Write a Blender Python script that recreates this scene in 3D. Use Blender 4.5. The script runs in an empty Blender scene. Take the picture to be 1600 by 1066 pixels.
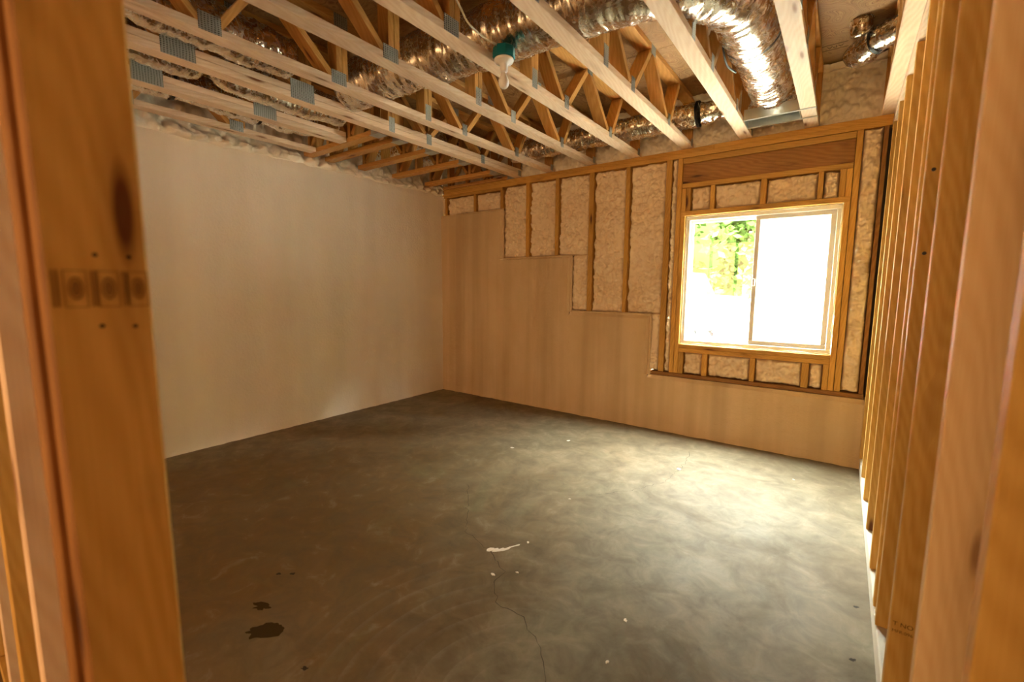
import bpy, bmesh, math, random
import numpy as np
from mathutils import Vector, Matrix, noise
random.seed(7)
sc = bpy.context.scene
COL = sc.collection

# ------------------------------------------------------------------ camera, sky, lights, exposure
CAM = Vector((4.1727, -4.1803, 1.3414))
cd = bpy.data.cameras.new('camera'); cam = bpy.data.objects.new('camera', cd); COL.objects.link(cam)
Fw = Vector((-0.58785671, 0.80004215, -0.11982091)); Rt = Vector((0.80547711, 0.59260543, 0.00504255)); Up = Vector((-0.07504077, 0.0935487, 0.99278272))
cam.matrix_world = Matrix(((Rt.x, Up.x, -Fw.x, CAM.x), (Rt.y, Up.y, -Fw.y, CAM.y), (Rt.z, Up.z, -Fw.z, CAM.z), (0, 0, 0, 1)))
cd.sensor_width = 36; cd.lens = 36 * 700.145 / 1600; cd.clip_start = .02; cd.clip_end = 200
cd.dof.use_dof = True; cd.dof.focus_distance = 3.6; cd.dof.aperture_fstop = 2.4
sc.camera = cam

world = bpy.data.worlds.new('world'); sc.world = world; world.use_nodes = True
wn = world.node_tree.nodes; wl = world.node_tree.links
sky = wn.new('ShaderNodeTexSky'); sky.sky_type = 'NISHITA'; sky.sun_disc = False
sky.sun_elevation = math.radians(52); sky.sun_rotation = math.radians(200); sky.altitude = 200; sky.dust_density = 3.0
wn['Background'].inputs['Strength'].default_value = 28.0
hs = wn.new('ShaderNodeHueSaturation'); hs.inputs['Saturation'].default_value = .12
tint = wn.new('ShaderNodeMix'); tint.data_type = 'RGBA'; tint.blend_type = 'MULTIPLY'; tint.inputs[0].default_value = 1; tint.inputs[7].default_value = (.99, .98, .88, 1)   # thin high haze
wl.new(sky.outputs[0], hs.inputs['Color']); wl.new(hs.outputs[0], tint.inputs[6]); wl.new(tint.outputs[2], wn['Background'].inputs['Color'])

def light(name, kind, loc, rot, energy, color, **kw):
    d = bpy.data.lights.new(name, kind); d.energy = energy; d.color = color
    for k, v in kw.items(): setattr(d, k, v)
    o = bpy.data.objects.new(name, d); o.location = loc; o.rotation_euler = rot; COL.objects.link(o); return o
# the sun stands behind the house, high over the roof; it lights the ground, the trees and the cars outside
light('sun', 'SUN', (0, -5, 20), (math.radians(38), 0, math.radians(-18)), 56.0, (1, .95, .86), angle=.01)
# added orange fill behind the doorway, standing in for unseen openings
light('basement_fill', 'AREA', (3.3, -8.4, 1.5), (math.radians(90), 0, 0), 95, (1, .60, .28), shape='RECTANGLE', size=5.6, size_y=2.0)
pt = light('window_portal', 'AREA', (3.56, .125, 1.4), (math.radians(-90), 0, 0), 1, (1, 1, 1), shape='RECTANGLE', size=1.2, size_y=1.2)
pt.data.cycles.is_portal = True
vs = sc.view_settings
vs.view_transform = 'Standard'; vs.look = 'None'; vs.gamma = 1; vs.use_curve_mapping = False; vs.exposure = 1.1
sc.display_settings.display_device = 'sRGB'
sc.cycles.use_denoising = True
sc.cycles.max_bounces = 12; sc.cycles.diffuse_bounces = 6; sc.cycles.transparent_max_bounces = 16
sc.cycles.sample_clamp_indirect = 12

# ------------------------------------------------------------------ materials
class NT:
    def __init__(s, name):
        s.m = bpy.data.materials.new(name); s.m.use_nodes = True; s.t = s.m.node_tree
        s.b = s.t.nodes['Principled BSDF']; s.out = s.t.nodes['Material Output']
    def n(s, kind, props=None, **ins):
        x = s.t.nodes.new(kind)
        for k, v in (props or {}).items(): setattr(x, k, v)
        for k, v in ins.items(): s.set(x.inputs[k.replace('_', ' ')] if k.replace('_', ' ') in x.inputs else x.inputs[int(k[1:])], v)
        return x
    def set(s, sock, v):
        if hasattr(v, 'is_output'): s.t.links.new(v, sock)
        elif isinstance(v, (tuple, list)) and len(v) == 3 and sock.type == 'RGBA': sock.default_value = (*v, 1)
        else: sock.default_value = v
    def p(s, **k):
        for a, v in k.items(): s.set(s.b.inputs[a.replace('_', ' ')], v)
    def mapped(s, src, scale=(1, 1, 1), loc=None):
        m = s.n('ShaderNodeMapping', Vector=src, Scale=scale)
        if loc is not None: s.set(m.inputs['Location'], loc)
        return m.outputs[0]
    def noise(s, vec, scale, detail=4, rough=.55, dist=0):
        return s.n('ShaderNodeTexNoise', Vector=vec, Scale=scale, Detail=detail, Roughness=rough, Distortion=dist).outputs['Fac']
    def ramp(s, fac, *stops):
        r = s.n('ShaderNodeValToRGB', Fac=fac); e = r.color_ramp.elements
        while len(e) < len(stops): e.new(.5)
        for el, (pos, c) in zip(e, stops):
            el.position = pos; el.color = (*c, 1) if isinstance(c, tuple) else (c, c, c, 1)
        return r.outputs[0]
    def mix(s, fac, a, b, mode='MIX'):
        m = s.n('ShaderNodeMix', {'data_type': 'RGBA', 'blend_type': mode}, Factor=fac)
        s.set(m.inputs[6], a); s.set(m.inputs[7], b); return m.outputs[2]
    def math(s, op, a, b=0.0):
        m = s.n('ShaderNodeMath', {'operation': op}); s.set(m.inputs[0], a); s.set(m.inputs[1], b); return m.outputs[0]
    def bump(s, h, strength=.3, dist=.01, normal=None):
        b = s.n('ShaderNodeBump', Strength=strength, Distance=dist, Height=h)
        if normal is not None: s.set(b.inputs['Normal'], normal)
        return b.outputs[0]
    def obj(s): return s.n('ShaderNodeTexCoord').outputs['Object']
    def geo(s): return s.n('ShaderNodeNewGeometry').outputs['Position']

def wood(name, light_c, dark_c, knot_c, rough=.62, stain=0.0):
    m = NT(name)
    rnd = m.n('ShaderNodeObjectInfo').outputs['Random']
    off = m.n('ShaderNodeCombineXYZ', X=m.math('MULTIPLY', rnd, 37.0), Y=m.math('MULTIPLY', rnd, 11.3), Z=m.math('MULTIPLY', rnd, 7.9)).outputs[0]
    base = m.n('ShaderNodeVectorMath', {'operation': 'ADD'}); m.set(base.inputs[0], m.obj()); m.set(base.inputs[1], off); v = base.outputs[0]
    warp = m.noise(m.mapped(v, (1.1, 7, 7)), 1.0, 2)
    w2 = m.n('ShaderNodeVectorMath', {'operation': 'ADD'}); m.set(w2.inputs[0], v)
    sw = m.n('ShaderNodeCombineXYZ', X=0.0, Y=m.math('MULTIPLY', warp, .09), Z=m.math('MULTIPLY', warp, .06)).outputs[0]
    m.set(w2.inputs[1], sw); vv = w2.outputs[0]
    grain = m.n('ShaderNodeTexWave', {'wave_type': 'BANDS', 'bands_direction': 'DIAGONAL'}, Vector=m.mapped(vv, (.25, 1, 1.3)), Scale=24.0, Distortion=2.2, Detail=2.0).outputs['Fac']
    fine = m.noise(m.mapped(v, (3, 160, 160)), 1.0, 3)
    blot = m.noise(m.mapped(v, (1.6, 6, 6)), 1.0, 3)
    f = m.math('ADD', m.math('MULTIPLY', grain, .22), m.math('ADD', m.math('MULTIPLY', fine, .45), m.math('MULTIPLY', blot, .55)))
    c = m.mix(m.ramp(f, (.28, 0.0), (.86, 1.0)), light_c, dark_c)
    vor = m.n('ShaderNodeTexVoronoi', {'feature': 'F1'}, Vector=m.mapped(v, (3.2, 17, 13)), Scale=1.0)
    pick = m.ramp(vor.outputs['Color'], (.63, 0.0), (.66, 1.0))
    kn = m.math('MULTIPLY', m.ramp(vor.outputs['Distance'], (.10, 1.0), (.21, 0.0)), pick)
    halo = m.math('MULTIPLY', m.ramp(vor.outputs['Distance'], (.10, .6), (.5, 0.0)), pick)
    c = m.mix(halo, c, tuple(.5 * (a + b) for a, b in zip(dark_c, knot_c)))
    c = m.mix(kn, c, knot_c)
    if stain:
        st = m.ramp(m.noise(m.mapped(v, (2.5, 8, 8)), 1.3, 6, .65), (.55, 0.0), (.72, 1.0))
        c = m.mix(m.math('MULTIPLY', st, stain), c, tuple(x * .3 for x in dark_c))
    tone = m.n('ShaderNodeHueSaturation', Color=c, Value=m.math('ADD', m.math('MULTIPLY', rnd, .32), .84))
    m.p(Base_Color=tone.outputs[0], Roughness=rough, Normal=m.bump(f, .18, .002))
    m.b.inputs['Specular IOR Level'].default_value = .3
    return m.m
M = {}
M['truss'] = wood('truss_pine', (.86, .69, .52), (.72, .51, .33), (.20, .07, .02))
M['stud'] = wood('stud_pine', (.74, .47, .14), (.57, .32, .07), (.13, .04, .01), stain=.25)
M['stud_pale'] = wood('pale_stud_pine', (.86, .66, .40), (.74, .50, .26), (.22, .09, .03), stain=.1)
M['frame'] = wood('frame_pine', (.60, .345, .085), (.44, .22, .038), (.10, .03, .01), stain=.3)
M['header'] = wood('header_pine', (.36, .17, .045), (.22, .09, .02), (.06, .02, .008), stain=.35)
M['web'] = wood('web_pine', (.60, .32, .095), (.43, .20, .045), (.15, .05, .015))

def foam(name, c0, c1, bump_scale, bump_d, streak=0.0):
    m = NT(name); g = m.geo()
    n1 = m.noise(m.mapped(g, (1.2, 1.2, .5)) if streak else g, 2.6, 5)
    n2 = m.noise(g, bump_scale, 4, .6)
    c = m.mix(m.ramp(n1, (.3, 0.0), (.75, 1.0)), c0, c1)
    if streak:      # upright bands of stud-gap shade painted into the foam colour
        sk = m.ramp(m.noise(m.mapped(g, (5.5, 2.2, .22)), 1.0, 3, .5), (.42, 0.0), (.66, 1.0))
        c = m.mix(m.math('MULTIPLY', sk, streak), c, tuple(x * .68 for x in c1))
    pit = m.ramp(m.noise(g, 55, 2), (.70, 0.0), (.78, 1.0))
    c = m.mix(m.math('MULTIPLY', pit, .18), c, tuple(x * .45 for x in c1))
    m.p(Base_Color=c, Roughness=.75, Normal=m.bump(n2, .6, bump_d))
    m.b.inputs['Specular IOR Level'].default_value = .25
    return m.m
M['foam_left'] = foam('sprayed_foam_coat', (.84, .755, .635), (.77, .67, .54), 42, .006, .22)
M['foam_low'] = foam('sprayed_foam_lower', (.64, .475, .30), (.55, .385, .215), 46, .007, .5)
M['foam_bay'] = foam('sprayed_foam_bays', (.82, .68, .50), (.70, .53, .35), 90, .004)
M['foam_rim'] = foam('sprayed_foam_rim', (.88, .82, .70), (.78, .66, .50), 70, .006)

def concrete():
    m = NT('trowelled_concrete'); g = m.geo()
    big = m.noise(g, .75, 5, .6, .8); mid = m.noise(g, 2.1, 6, .62, 1.2); fine = m.noise(g, 38, 5, .65)
    c = m.mix(m.ramp(big, (.34, 0.0), (.66, 1.0)), (.245, .172, .095), (.24, .205, .13))
    c = m.mix(m.ramp(mid, (.42, 0.0), (.72, .8)), c, (.115, .085, .045))
    # brown stain plus the slab's falloff into shade, painted as one blotch
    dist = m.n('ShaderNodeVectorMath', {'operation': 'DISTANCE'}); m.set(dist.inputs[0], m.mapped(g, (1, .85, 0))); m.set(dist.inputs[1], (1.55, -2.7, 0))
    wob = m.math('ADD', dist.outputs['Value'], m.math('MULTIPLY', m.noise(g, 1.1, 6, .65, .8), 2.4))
    stain_shade = m.ramp(m.math('MULTIPLY', wob, .25), (.52, .9), (.80, 0.0))
    c = m.mix(stain_shade, c, (.17, .096, .028))
    grn = m.ramp(m.noise(m.mapped(g, (1, 1, 1), (9.1, 1.7, 0)), 1.9, 4, .6, .5), (.58, 0.0), (.76, .32))
    c = m.mix(grn, c, (.17, .20, .10))
    # trowel arcs left by the power float
    arcs = m.n('ShaderNodeTexWave', {'wave_type': 'RINGS', 'rings_direction': 'Z', 'wave_profile': 'SAW'}, Vector=m.mapped(g, (1, 1, 1), (-3.42, 3.12, 0)), Scale=3.6, Distortion=2.2, Detail=1.0, Detail_Scale=.6).outputs['Fac']
    ad = m.n('ShaderNodeVectorMath', {'operation': 'DISTANCE'}); m.set(ad.inputs[0], m.mapped(g, (1, 1, 0))); m.set(ad.inputs[1], (3.02, -3.02, 0))
    am = m.ramp(m.math('ADD', ad.outputs['Value'], m.math('MULTIPLY', m.noise(g, 2.5, 3), .5)), (.45, 1.0), (.85, 0.0))
    arc = m.math('MULTIPLY', m.ramp(arcs, (.70, 0.0), (.98, 1.0)), am)
    c = m.mix(m.math('MULTIPLY', arc, .38), c, (.30, .25, .18))
    mot = m.noise(g, 7.5, 8, .68, .7)
    c = m.mix(m.ramp(mot, (.42, 0.0), (.66, .62)), c, (.095, .068, .034))
    c = m.mix(m.ramp(mot, (.30, .5), (.42, 0.0)), c, (.30, .255, .18))
    spk = m.ramp(m.noise(g, 95, 2), (.73, 0.0), (.78, .5))
    c = m.mix(spk, c, (.08, .06, .04))
    c = m.mix(m.math('MULTIPLY', fine, .35), c, tuple([.11, .085, .05]))
    r = m.ramp(mid, (.3, .6), (.75, .78))
    m.p(Base_Color=c, Roughness=r, Normal=m.bump(m.math('ADD', m.math('MULTIPLY', fine, .3), m.math('MULTIPLY', mid, .5)), .22, .006))
    m.b.inputs['Specular IOR Level'].default_value = .35
    return m.m
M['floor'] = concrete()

def osb():
    m = NT('strand_board'); g = m.geo()
    cells = m.n('ShaderNodeTexVoronoi', {'feature': 'F1'}, Vector=m.mapped(m.n('ShaderNodeVectorRotate', {'rotation_type': 'Z_AXIS'}, Vector=g, Angle=m.math('MULTIPLY', m.noise(g, 3.0, 2), 5.0)).outputs[0], (9, 34, 30)), Scale=1.0)
    c = m.ramp(m.n('ShaderNodeSeparateColor', Color=cells.outputs['Color']).outputs[0], (.0, (.30, .15, .05)), (.5, (.40, .23, .09)), (1.0, (.20, .09, .025)))
    c = m.mix(m.math('MULTIPLY', m.ramp(m.noise(g, 5, 4), (.62, 0.0), (.7, 1.0)), .35), c, (.22, .10, .035))
    m.p(Base_Color=c, Roughness=.6, Normal=m.bump(cells.outputs['Distance'], .3, .003)); return m.m
M['osb'] = osb()

def foil():
    m = NT('foil_jacket'); uv = m.n('ShaderNodeTexCoord').outputs['UV']
    a = m.noise(m.mapped(uv, (46, 4, 1)), 1.0, 3, .55, .6); b = m.noise(m.mapped(uv, (14, 5, 1)), 1.0, 3, .5, .5); c_ = m.noise(m.mapped(uv, (30, 26, 1)), 1.0, 3, .5, 2.0)
    h = m.math('ADD', m.math('MULTIPLY', a, .55), m.math('ADD', m.math('MULTIPLY', b, .9), m.math('MULTIPLY', c_, .03)))
    m.p(Base_Color=m.mix(b, (.86, .83, .78), (.66, .60, .52)), Metallic=1.0, Roughness=m.ramp(c_, (.3, .18), (.7, .34)), Normal=m.bump(h, .07, .010)); return m.m
M['foil'] = foil()
def galv():
    m = NT('galvanised_plate'); o = m.obj()
    ch = m.n('ShaderNodeTexBrick', {'offset': .5}, Vector=m.mapped(m.n('ShaderNodeVectorRotate', {'rotation_type': 'Y_AXIS'}, Vector=o, Angle=math.pi / 2).outputs[0], (1, 1, 1)), Scale=60.0, Mortar_Size=.03)
    w = m.n('ShaderNodeTexWave', {'bands_direction': 'Y'}, Vector=o, Scale=22.0, Distortion=1.5, Detail=1.0).outputs['Fac']
    w2 = m.n('ShaderNodeTexWave', {'bands_direction': 'Z'}, Vector=o, Scale=34.0, Distortion=2.0).outputs['Fac']
    h = m.math('MULTIPLY', w, w2)
    c = m.mix(m.ramp(h, (.35, 0.0), (.7, 1.0)), (.42, .43, .40), (.10, .10, .09))
    m.p(Base_Color=c, Metallic=.75, Roughness=.5, Normal=m.bump(h, .5, -.004)); return m.m
M['galv'] = galv()
def plain(name, c, rough=.5, metal=0.0, var=.12, scale=9, spec=.4):
    m = NT(name); n = m.noise(m.geo(), scale, 4)
    m.p(Base_Color=m.mix(n, c, tuple(x * (1 - 2 * var) for x in c)), Roughness=rough, Metallic=metal, Normal=m.bump(n, .08, .002))
    m.b.inputs['Specular IOR Level'].default_value = spec; return m.m
M['vinyl'] = plain('white_vinyl', (.82, .82, .79), .4, 0, .03)
M['strap'] = plain('black_strap', (.012, .011, .01), .5)
M['teal'] = plain('teal_plastic', (.008, .20, .24), .4)
M['porcelain'] = plain('white_porcelain', (.90, .91, .92), .25, 0, .02)
M['bulb'] = plain('frosted_bulb', (.92, .93, .94), .2, 0, .02)
M['cable'] = plain('white_cable', (.85, .82, .74), .45, 0, .05)
M['curb'] = plain('pale_sill_plate', (.80, .76, .66), .7, 0, .1, 6)
M['paper'] = plain('white_scrap', (.85, .80, .70), .8, 0, .08, 40)
M['crack'] = plain('hairline_crack', (.035, .026, .015), .9)
M['stainspot'] = plain('dark_damp_patch', (.052, .031, .011), .8, 0, .1, 9, .05)
M['ink'] = plain('stamp_ink', (.09, .045, .012), .8)
M['ink_soft'] = plain('faded_stamp_ink', (.34, .17, .035), .8)
M['dark'] = plain('dark_sheathing', (.09, .06, .035), .8)
M['nail'] = plain('dark_nail', (.05, .045, .04), .4, .7)
M['shim'] = plain('pale_foam_bead', (.80, .74, .60), .8, 0, .15, 50)
M['ground'] = plain('pale_gravel', (.74, .71, .64), .9, 0, .2, 3)
M['leaf'] = plain('spring_leaves', (.015, .030, .005), .8, 0, .3, 1.5, .02)
M['bark'] = plain('bark', (.10, .07, .05), .9, 0, .3, 12)
M['car_silver'] = plain('silver_car_paint', (.22, .225, .22), .25, 0, .01)
M['car_red'] = plain('red_paint', (.22, .012, .008), .35, 0, .03)
M['tyre'] = plain('tyre_rubber', (.03, .03, .03), .8)
M['alloy'] = plain('wheel_alloy', (.5, .5, .5), .35, .6)
M['blue'] = plain('blue_plastic', (.03, .12, .35), .4)
def glass(name, tint, haze):
    m = NT(name); t = m.t
    tr = m.n('ShaderNodeBsdfTransparent', Color=(*tint, 1)); gl = m.n('ShaderNodeBsdfGlossy', Roughness=.02, Color=(1, 1, 1, 1)); df = m.n('ShaderNodeBsdfTranslucent', Color=(.9, .95, .9, 1))
    mx = m.n('ShaderNodeMixShader', Fac=.06); t.links.new(tr.outputs[0], mx.inputs[1]); t.links.new(gl.outputs[0], mx.inputs[2])
    m2 = m.n('ShaderNodeMixShader', Fac=haze); t.links.new(mx.outputs[0], m2.inputs[1]); t.links.new(df.outputs[0], m2.inputs[2])
    t.links.new(m2.outputs[0], m.out.inputs['Surface']); t.nodes.remove(m.b); return m.m
M['glass'] = glass('clear_glass', (.96, .98, .96), .0)
M['glass_dusty'] = glass('dusty_glass_with_screen', (.9, .93, .9), .12)

# ------------------------------------------------------------------ object helpers
WM = {}
def attach(o, parent, mw):
    WM[o.name] = mw.copy()
    o.matrix_basis = mw
    if parent is not None:
        o.parent = parent; o.matrix_parent_inverse = WM[parent.name].inverted()
    COL.objects.link(o); return o
def tag(o, label=None, cat=None, group=None, kind=None):
    for k, v in (('label', label), ('category', cat), ('group', group), ('kind', kind)):
        if v: o[k] = v
    return o
def empty(name, loc=(0, 0, 0), **k):
    o = bpy.data.objects.new(name, None); o.empty_display_size = .1
    attach(o, None, Matrix.Translation(loc)); return tag(o, **k)
def mesh_obj(name, me, mat, parent=None, mw=None, **k):
    if mat is not None and not me.materials: me.materials.append(mat)
    o = bpy.data.objects.new(name, me); attach(o, parent, mw or Matrix()); return tag(o, **k)
def centred(verts):
    a = np.array(verts, float); c = (a.min(0) + a.max(0)) / 2; c[2] = a[:, 2].min(); return (a - c).tolist(), Vector(c)
def pyobj(name, verts, faces, mat, parent=None, smooth=False, uvs=None, **k):
    v, c = centred(verts); me = bpy.data.meshes.new(name); me.from_pydata(v, [], faces)
    if smooth: me.polygons.foreach_set('use_smooth', [True] * len(me.polygons))
    if uvs is not None:
        l = me.uv_layers.new(); idx = np.empty(len(me.loops), int); me.loops.foreach_get('vertex_index', idx)
        l.data.foreach_set('uv', np.asarray(uvs, float)[idx].ravel())
    me.update(); return mesh_obj(name, me, mat, parent, Matrix.Translation(c), **k)
BOX = {}
def box_mesh(L, w, t, ch, mat):
    key = (round(L, 3), round(w, 4), round(t, 4), ch, mat.name)
    if key in BOX: return BOX[key]
    bm = bmesh.new(); bmesh.ops.create_cube(bm, size=1)
    for v in bm.verts: v.co = Vector((v.co.x * L, v.co.y * w, v.co.z * t))
    if ch: bmesh.ops.bevel(bm, geom=bm.edges[:], offset=ch, segments=1, affect='EDGES')
    me = bpy.data.meshes.new('board'); bm.to_mesh(me); bm.free(); me.materials.append(mat); BOX[key] = me; return me
def board(name, p0, p1, w, t, wdir, mat, parent=None, ch=.0018, **k):
    """a board from p0 to p1, w wide along wdir, t thick; the grain runs along its length"""
    p0, p1 = Vector(p0), Vector(p1); x = (p1 - p0); L = x.length; x.normalize()
    y = Vector(wdir); y = (y - x * y.dot(x)).normalized(); z = x.cross(y)
    c = (p0 + p1) / 2
    mw = Matrix(((x.x, y.x, z.x, c.x), (x.y, y.y, z.y, c.y), (x.z, y.z, z.z, c.z), (0, 0, 0, 1)))
    return mesh_obj(name, box_mesh(L, w, t, ch, mat), None, parent, mw, **k)
def block(name, lo, hi, mat, parent=None, ch=.0018, **k):
    """axis-aligned board; its longest side becomes the grain direction"""
    lo, hi = Vector(lo), Vector(hi); d = hi - lo; c = (lo + hi) / 2; ax = max(range(3), key=lambda i: d[i])
    e = Vector([1 if i == ax else 0 for i in range(3)]); o = [i for i in range(3) if i != ax]
    wd = Vector([1 if i == (o[0] if d[o[0]] >= d[o[1]] else o[1]) else 0 for i in range(3)])
    return board(name, c - e * d[ax] / 2, c + e * d[ax] / 2, max(d[o[0]], d[o[1]]), min(d[o[0]], d[o[1]]), wd, mat, parent, ch, **k)
def tube(path, r, seg=28, wr=0.0, step=.02, seed=0, cap=True, flat=1.0):
    """a wrinkled tube along a smooth path -> verts, faces, uvs"""
    P = [Vector(p[:3]) for p in path]; RR = [p[3] if len(p) > 3 else r for p in path]
    pts, rs = [], []
    for i in range(len(P) - 1):
        a, b = P[i], P[i + 1]; pa = P[i - 1] if i else a * 2 - b; pb = P[i + 2] if i + 2 < len(P) else b * 2 - a
        n = max(2, int((b - a).length / step))
        for j in range(n):
            s = j / n; s2, s3 = s * s, s ** 3
            pts.append(.5 * ((2 * a) + (b - pa) * s + (2 * pa - 5 * a + 4 * b - pb) * s2 + (3 * a - pa - 3 * b + pb) * s3)); rs.append(RR[i] * (1 - s) + RR[i + 1] * s)
    pts.append(P[-1]); rs.append(RR[-1])
    V, F, U = [], [], []; u = 0; prevn = None
    for i, c in enumerate(pts):
        t = (pts[min(i + 1, len(pts) - 1)] - pts[max(i - 1, 0)]).normalized()
        if prevn is None: prevn = Vector((0, 0, 1)) if abs(t.z) < .9 else Vector((1, 0, 0))
        nrm = (prevn - t * prevn.dot(t)).normalized(); prevn = nrm; bn = t.cross(nrm)
        if i: u += (c - pts[i - 1]).length
        for k in range(seg + 1):
            an = 2 * math.pi * k / seg; d = nrm * math.cos(an) * flat + bn * math.sin(an); rr = rs[i]
            if wr:
                q = c + d * rr
                ca, sa = math.cos(an), math.sin(an)
                rr += wr * (noise.noise(Vector((u * 30 + seed, ca * 1.3, sa * 1.3))) * .55 + noise.noise(q * 9 + Vector((seed, 0, 0))) * .9) + min(wr, .014) * (.22 * noise.noise(Vector((u * 75 + 3 * noise.noise(q * 11), ca * 2.6 + seed, sa * 2.6))) + .10 * noise.noise(Vector((u * 120, ca * 5 + seed, sa * 5))))
            V.append(tuple(c + d * rr)); U.append((u, k / seg * 2 * math.pi * r))
    n = seg + 1
    for i in range(len(pts) - 1):
        for k in range(seg): F.append((i * n + k, i * n + k + 1, (i + 1) * n + k + 1, (i + 1) * n + k))
    if cap:
        for i, c in ((0, pts[0]), (len(pts) - 1, pts[-1])):
            V.append(tuple(c)); U.append((0, 0)); ci = len(V) - 1
            for k in range(seg): F.append((ci, i * n + k + (0 if i else 1), i * n + k + (1 if i else 0)))
    return V, F, U
def grid(fn, nu, nv):
    V = [tuple(fn(i / nu, j / nv)) for j in range(nv + 1) for i in range(nu + 1)]
    F = [(j * (nu + 1) + i, j * (nu + 1) + i + 1, (j + 1) * (nu + 1) + i + 1, (j + 1) * (nu + 1) + i) for j in range(nv) for i in range(nu)]
    return V, F
def lathe(profile, c, seg=28, axis='Z'):
    V, F = [], []
    for r, z in profile:
        for k in range(seg):
            a = 2 * math.pi * k / seg; p = (r * math.cos(a), r * math.sin(a), z)
            if axis == 'Y': p = (p[0], z, p[1])
            V.append((c[0] + p[0], c[1] + p[1], c[2] + p[2]))
    for i in range(len(profile) - 1):
        for k in range(seg): F.append((i * seg + k, i * seg + (k + 1) % seg, (i + 1) * seg + (k + 1) % seg, (i + 1) * seg + k))
    return V, F
def lumps(p, s):
    """popcorn surface of spray foam, 0..1"""
    d = noise.voronoi(Vector(p) * s)[0]
    return max(0.0, 1 - d[0] * 1.25)

W = 4.36; HP = 2.469; ZT = 2.55; ZD = 2.955           # right studs, plate underside, truss underside, deck underside
YR = -9.2; XE = 7.6

# ------------------------------------------------------------------ floor
def floor_fn(u, v): 
    return (-.05 + u * (XE + .1), YR + v * (-YR + .05), 0)
V, F = grid(floor_fn, 24, 30)
n0 = len(V)
V += [(x, y, -.12) for x, y in ((-.05, YR), (XE + .05, YR), (XE + .05, .05), (-.05, .05))]
F += [(n0 + 3, n0 + 2, n0 + 1, n0), (0, 24, n0 + 1, n0), (24, 31 * 25 - 1, n0 + 2, n0 + 1), (31 * 25 - 1, 30 * 25, n0 + 3, n0 + 2), (30 * 25, 0, n0, n0 + 3)]
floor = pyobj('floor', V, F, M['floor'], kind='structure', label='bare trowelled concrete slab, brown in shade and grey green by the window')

def ribbon(name, pts, w, mat, parent, z=.0006, jit=.012, seed=1, **k):
    rnd = random.Random(seed); P = [Vector((*p, 0)) for p in pts]; Q = []
    for a, b in zip(P, P[1:]):
        n = max(2, int((b - a).length / .03))
        for i in range(n): Q.append(a.lerp(b, i / n) + Vector((rnd.uniform(-jit, jit), rnd.uniform(-jit, jit), 0)))
    Q.append(P[-1]); V, F = [], []
    for i, q in enumerate(Q):
        t = (Q[min(i + 1, len(Q) - 1)] - Q[max(i - 1, 0)]).normalized(); s = Vector((-t.y, t.x, 0)) * w * rnd.uniform(.35, 1)
        V += [(q.x - s.x, q.y - s.y, z), (q.x + s.x, q.y + s.y, z)]
    for i in range(len(Q) - 1): F.append((2 * i, 2 * i + 1, 2 * i + 3, 2 * i + 2))
    return pyobj(name, V, F, mat, parent, **k)
ribbon('crack', [(2.83, -2.52), (2.97, -2.60), (2.98, -2.70), (3.10, -2.80), (3.22, -2.80), (3.36, -2.88), (3.44, -3.0), (3.50, -3.08), (3.62, -3.10)], .0016, M['crack'], floor, seed=3)
ribbon('crack', [(3.29, -.87), (3.28, -.62), (3.25, -.42)], .0014, M['crack'], floor, seed=5)
ribbon('crack', [(3.29, -.88), (3.27, -1.15), (3.13, -1.42), (2.98, -1.6)], .0012, M['crack'], floor, seed=6)
ribbon('crack', [(2.83, -2.52), (2.6, -2.45), (2.38, -2.2), (2.2, -2.0)], .0012, M['crack'], floor, seed=8)

def blotch(name, c, r, mat, parent, z, seed, el=1.0, ang=0, thick=0, rough=.45, **k):
    rnd = random.Random(seed); n = 34; V = [(c[0], c[1], z + thick)]; F = []
    for i in range(n):
        a = 2 * math.pi * i / n; q = r * (1 + rough * 1.6 * noise.noise(Vector((math.cos(a) * 1.4 + seed * 3.7, math.sin(a) * 1.4, seed))) + rough * .5 * rnd.uniform(-.5, .5))
        x, y = q * math.cos(a), q * math.sin(a) * el; V.append((c[0] + x * math.cos(ang) - y * math.sin(ang), c[1] + x * math.sin(ang) + y * math.cos(ang), z + thick * .6))
    for i in range(n): F.append((0, 1 + i, 1 + (i + 1) % n))
    if thick:
        m0 = len(V); V += [(x, y, z) for x, y, _ in V[1:n + 1]]
        F += [(1 + i, m0 + i, m0 + (i + 1) % n, 1 + (i + 1) % n) for i in range(n)]
    return pyobj(name, V, F, mat, parent, **k)

# ------------------------------------------------------------------ left wall: foam-coated foundation
ROOT_LEFT = empty('wall_left', (0, -4.5, 0), kind='structure', label='tall foundation wall under a smooth coat of cream spray foam')
def lw(u, v):
    y = YR + u * (-YR + .06); z = v * 2.49
    d = .012 * noise.noise(Vector((y * .9, z * .25, 3))) + .006 * noise.noise(Vector((y * 4.2, z * .5, 7))) + .004 * noise.noise(Vector((y * 9, z * 9, 1)))
    foot = max(0, 1 - z / .05) * .012 * (1 + noise.noise(Vector((y * 14, 0, 0))))
    lip = -.02 * max(0, (z - 2.47) / .02)
    return (d + foot + lip, y, z)
V, F = grid(lw, 300, 64)
n0 = len(V); V += [(-.2, YR, 0), (-.2, .06, 0), (-.2, YR, 2.49), (-.2, .06, 2.49)]
F += [(n0, n0 + 1, n0 + 3, n0 + 2), (301 * 64, 301 * 65 - 1, n0 + 3, n0 + 2)]
pyobj('foam_coat', V, F, M['foam_left'], ROOT_LEFT, smooth=True)
block('rim_board', (-.24, YR, 2.49), (-.20, .1, 2.955), M['dark'], ROOT_LEFT)
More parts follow.
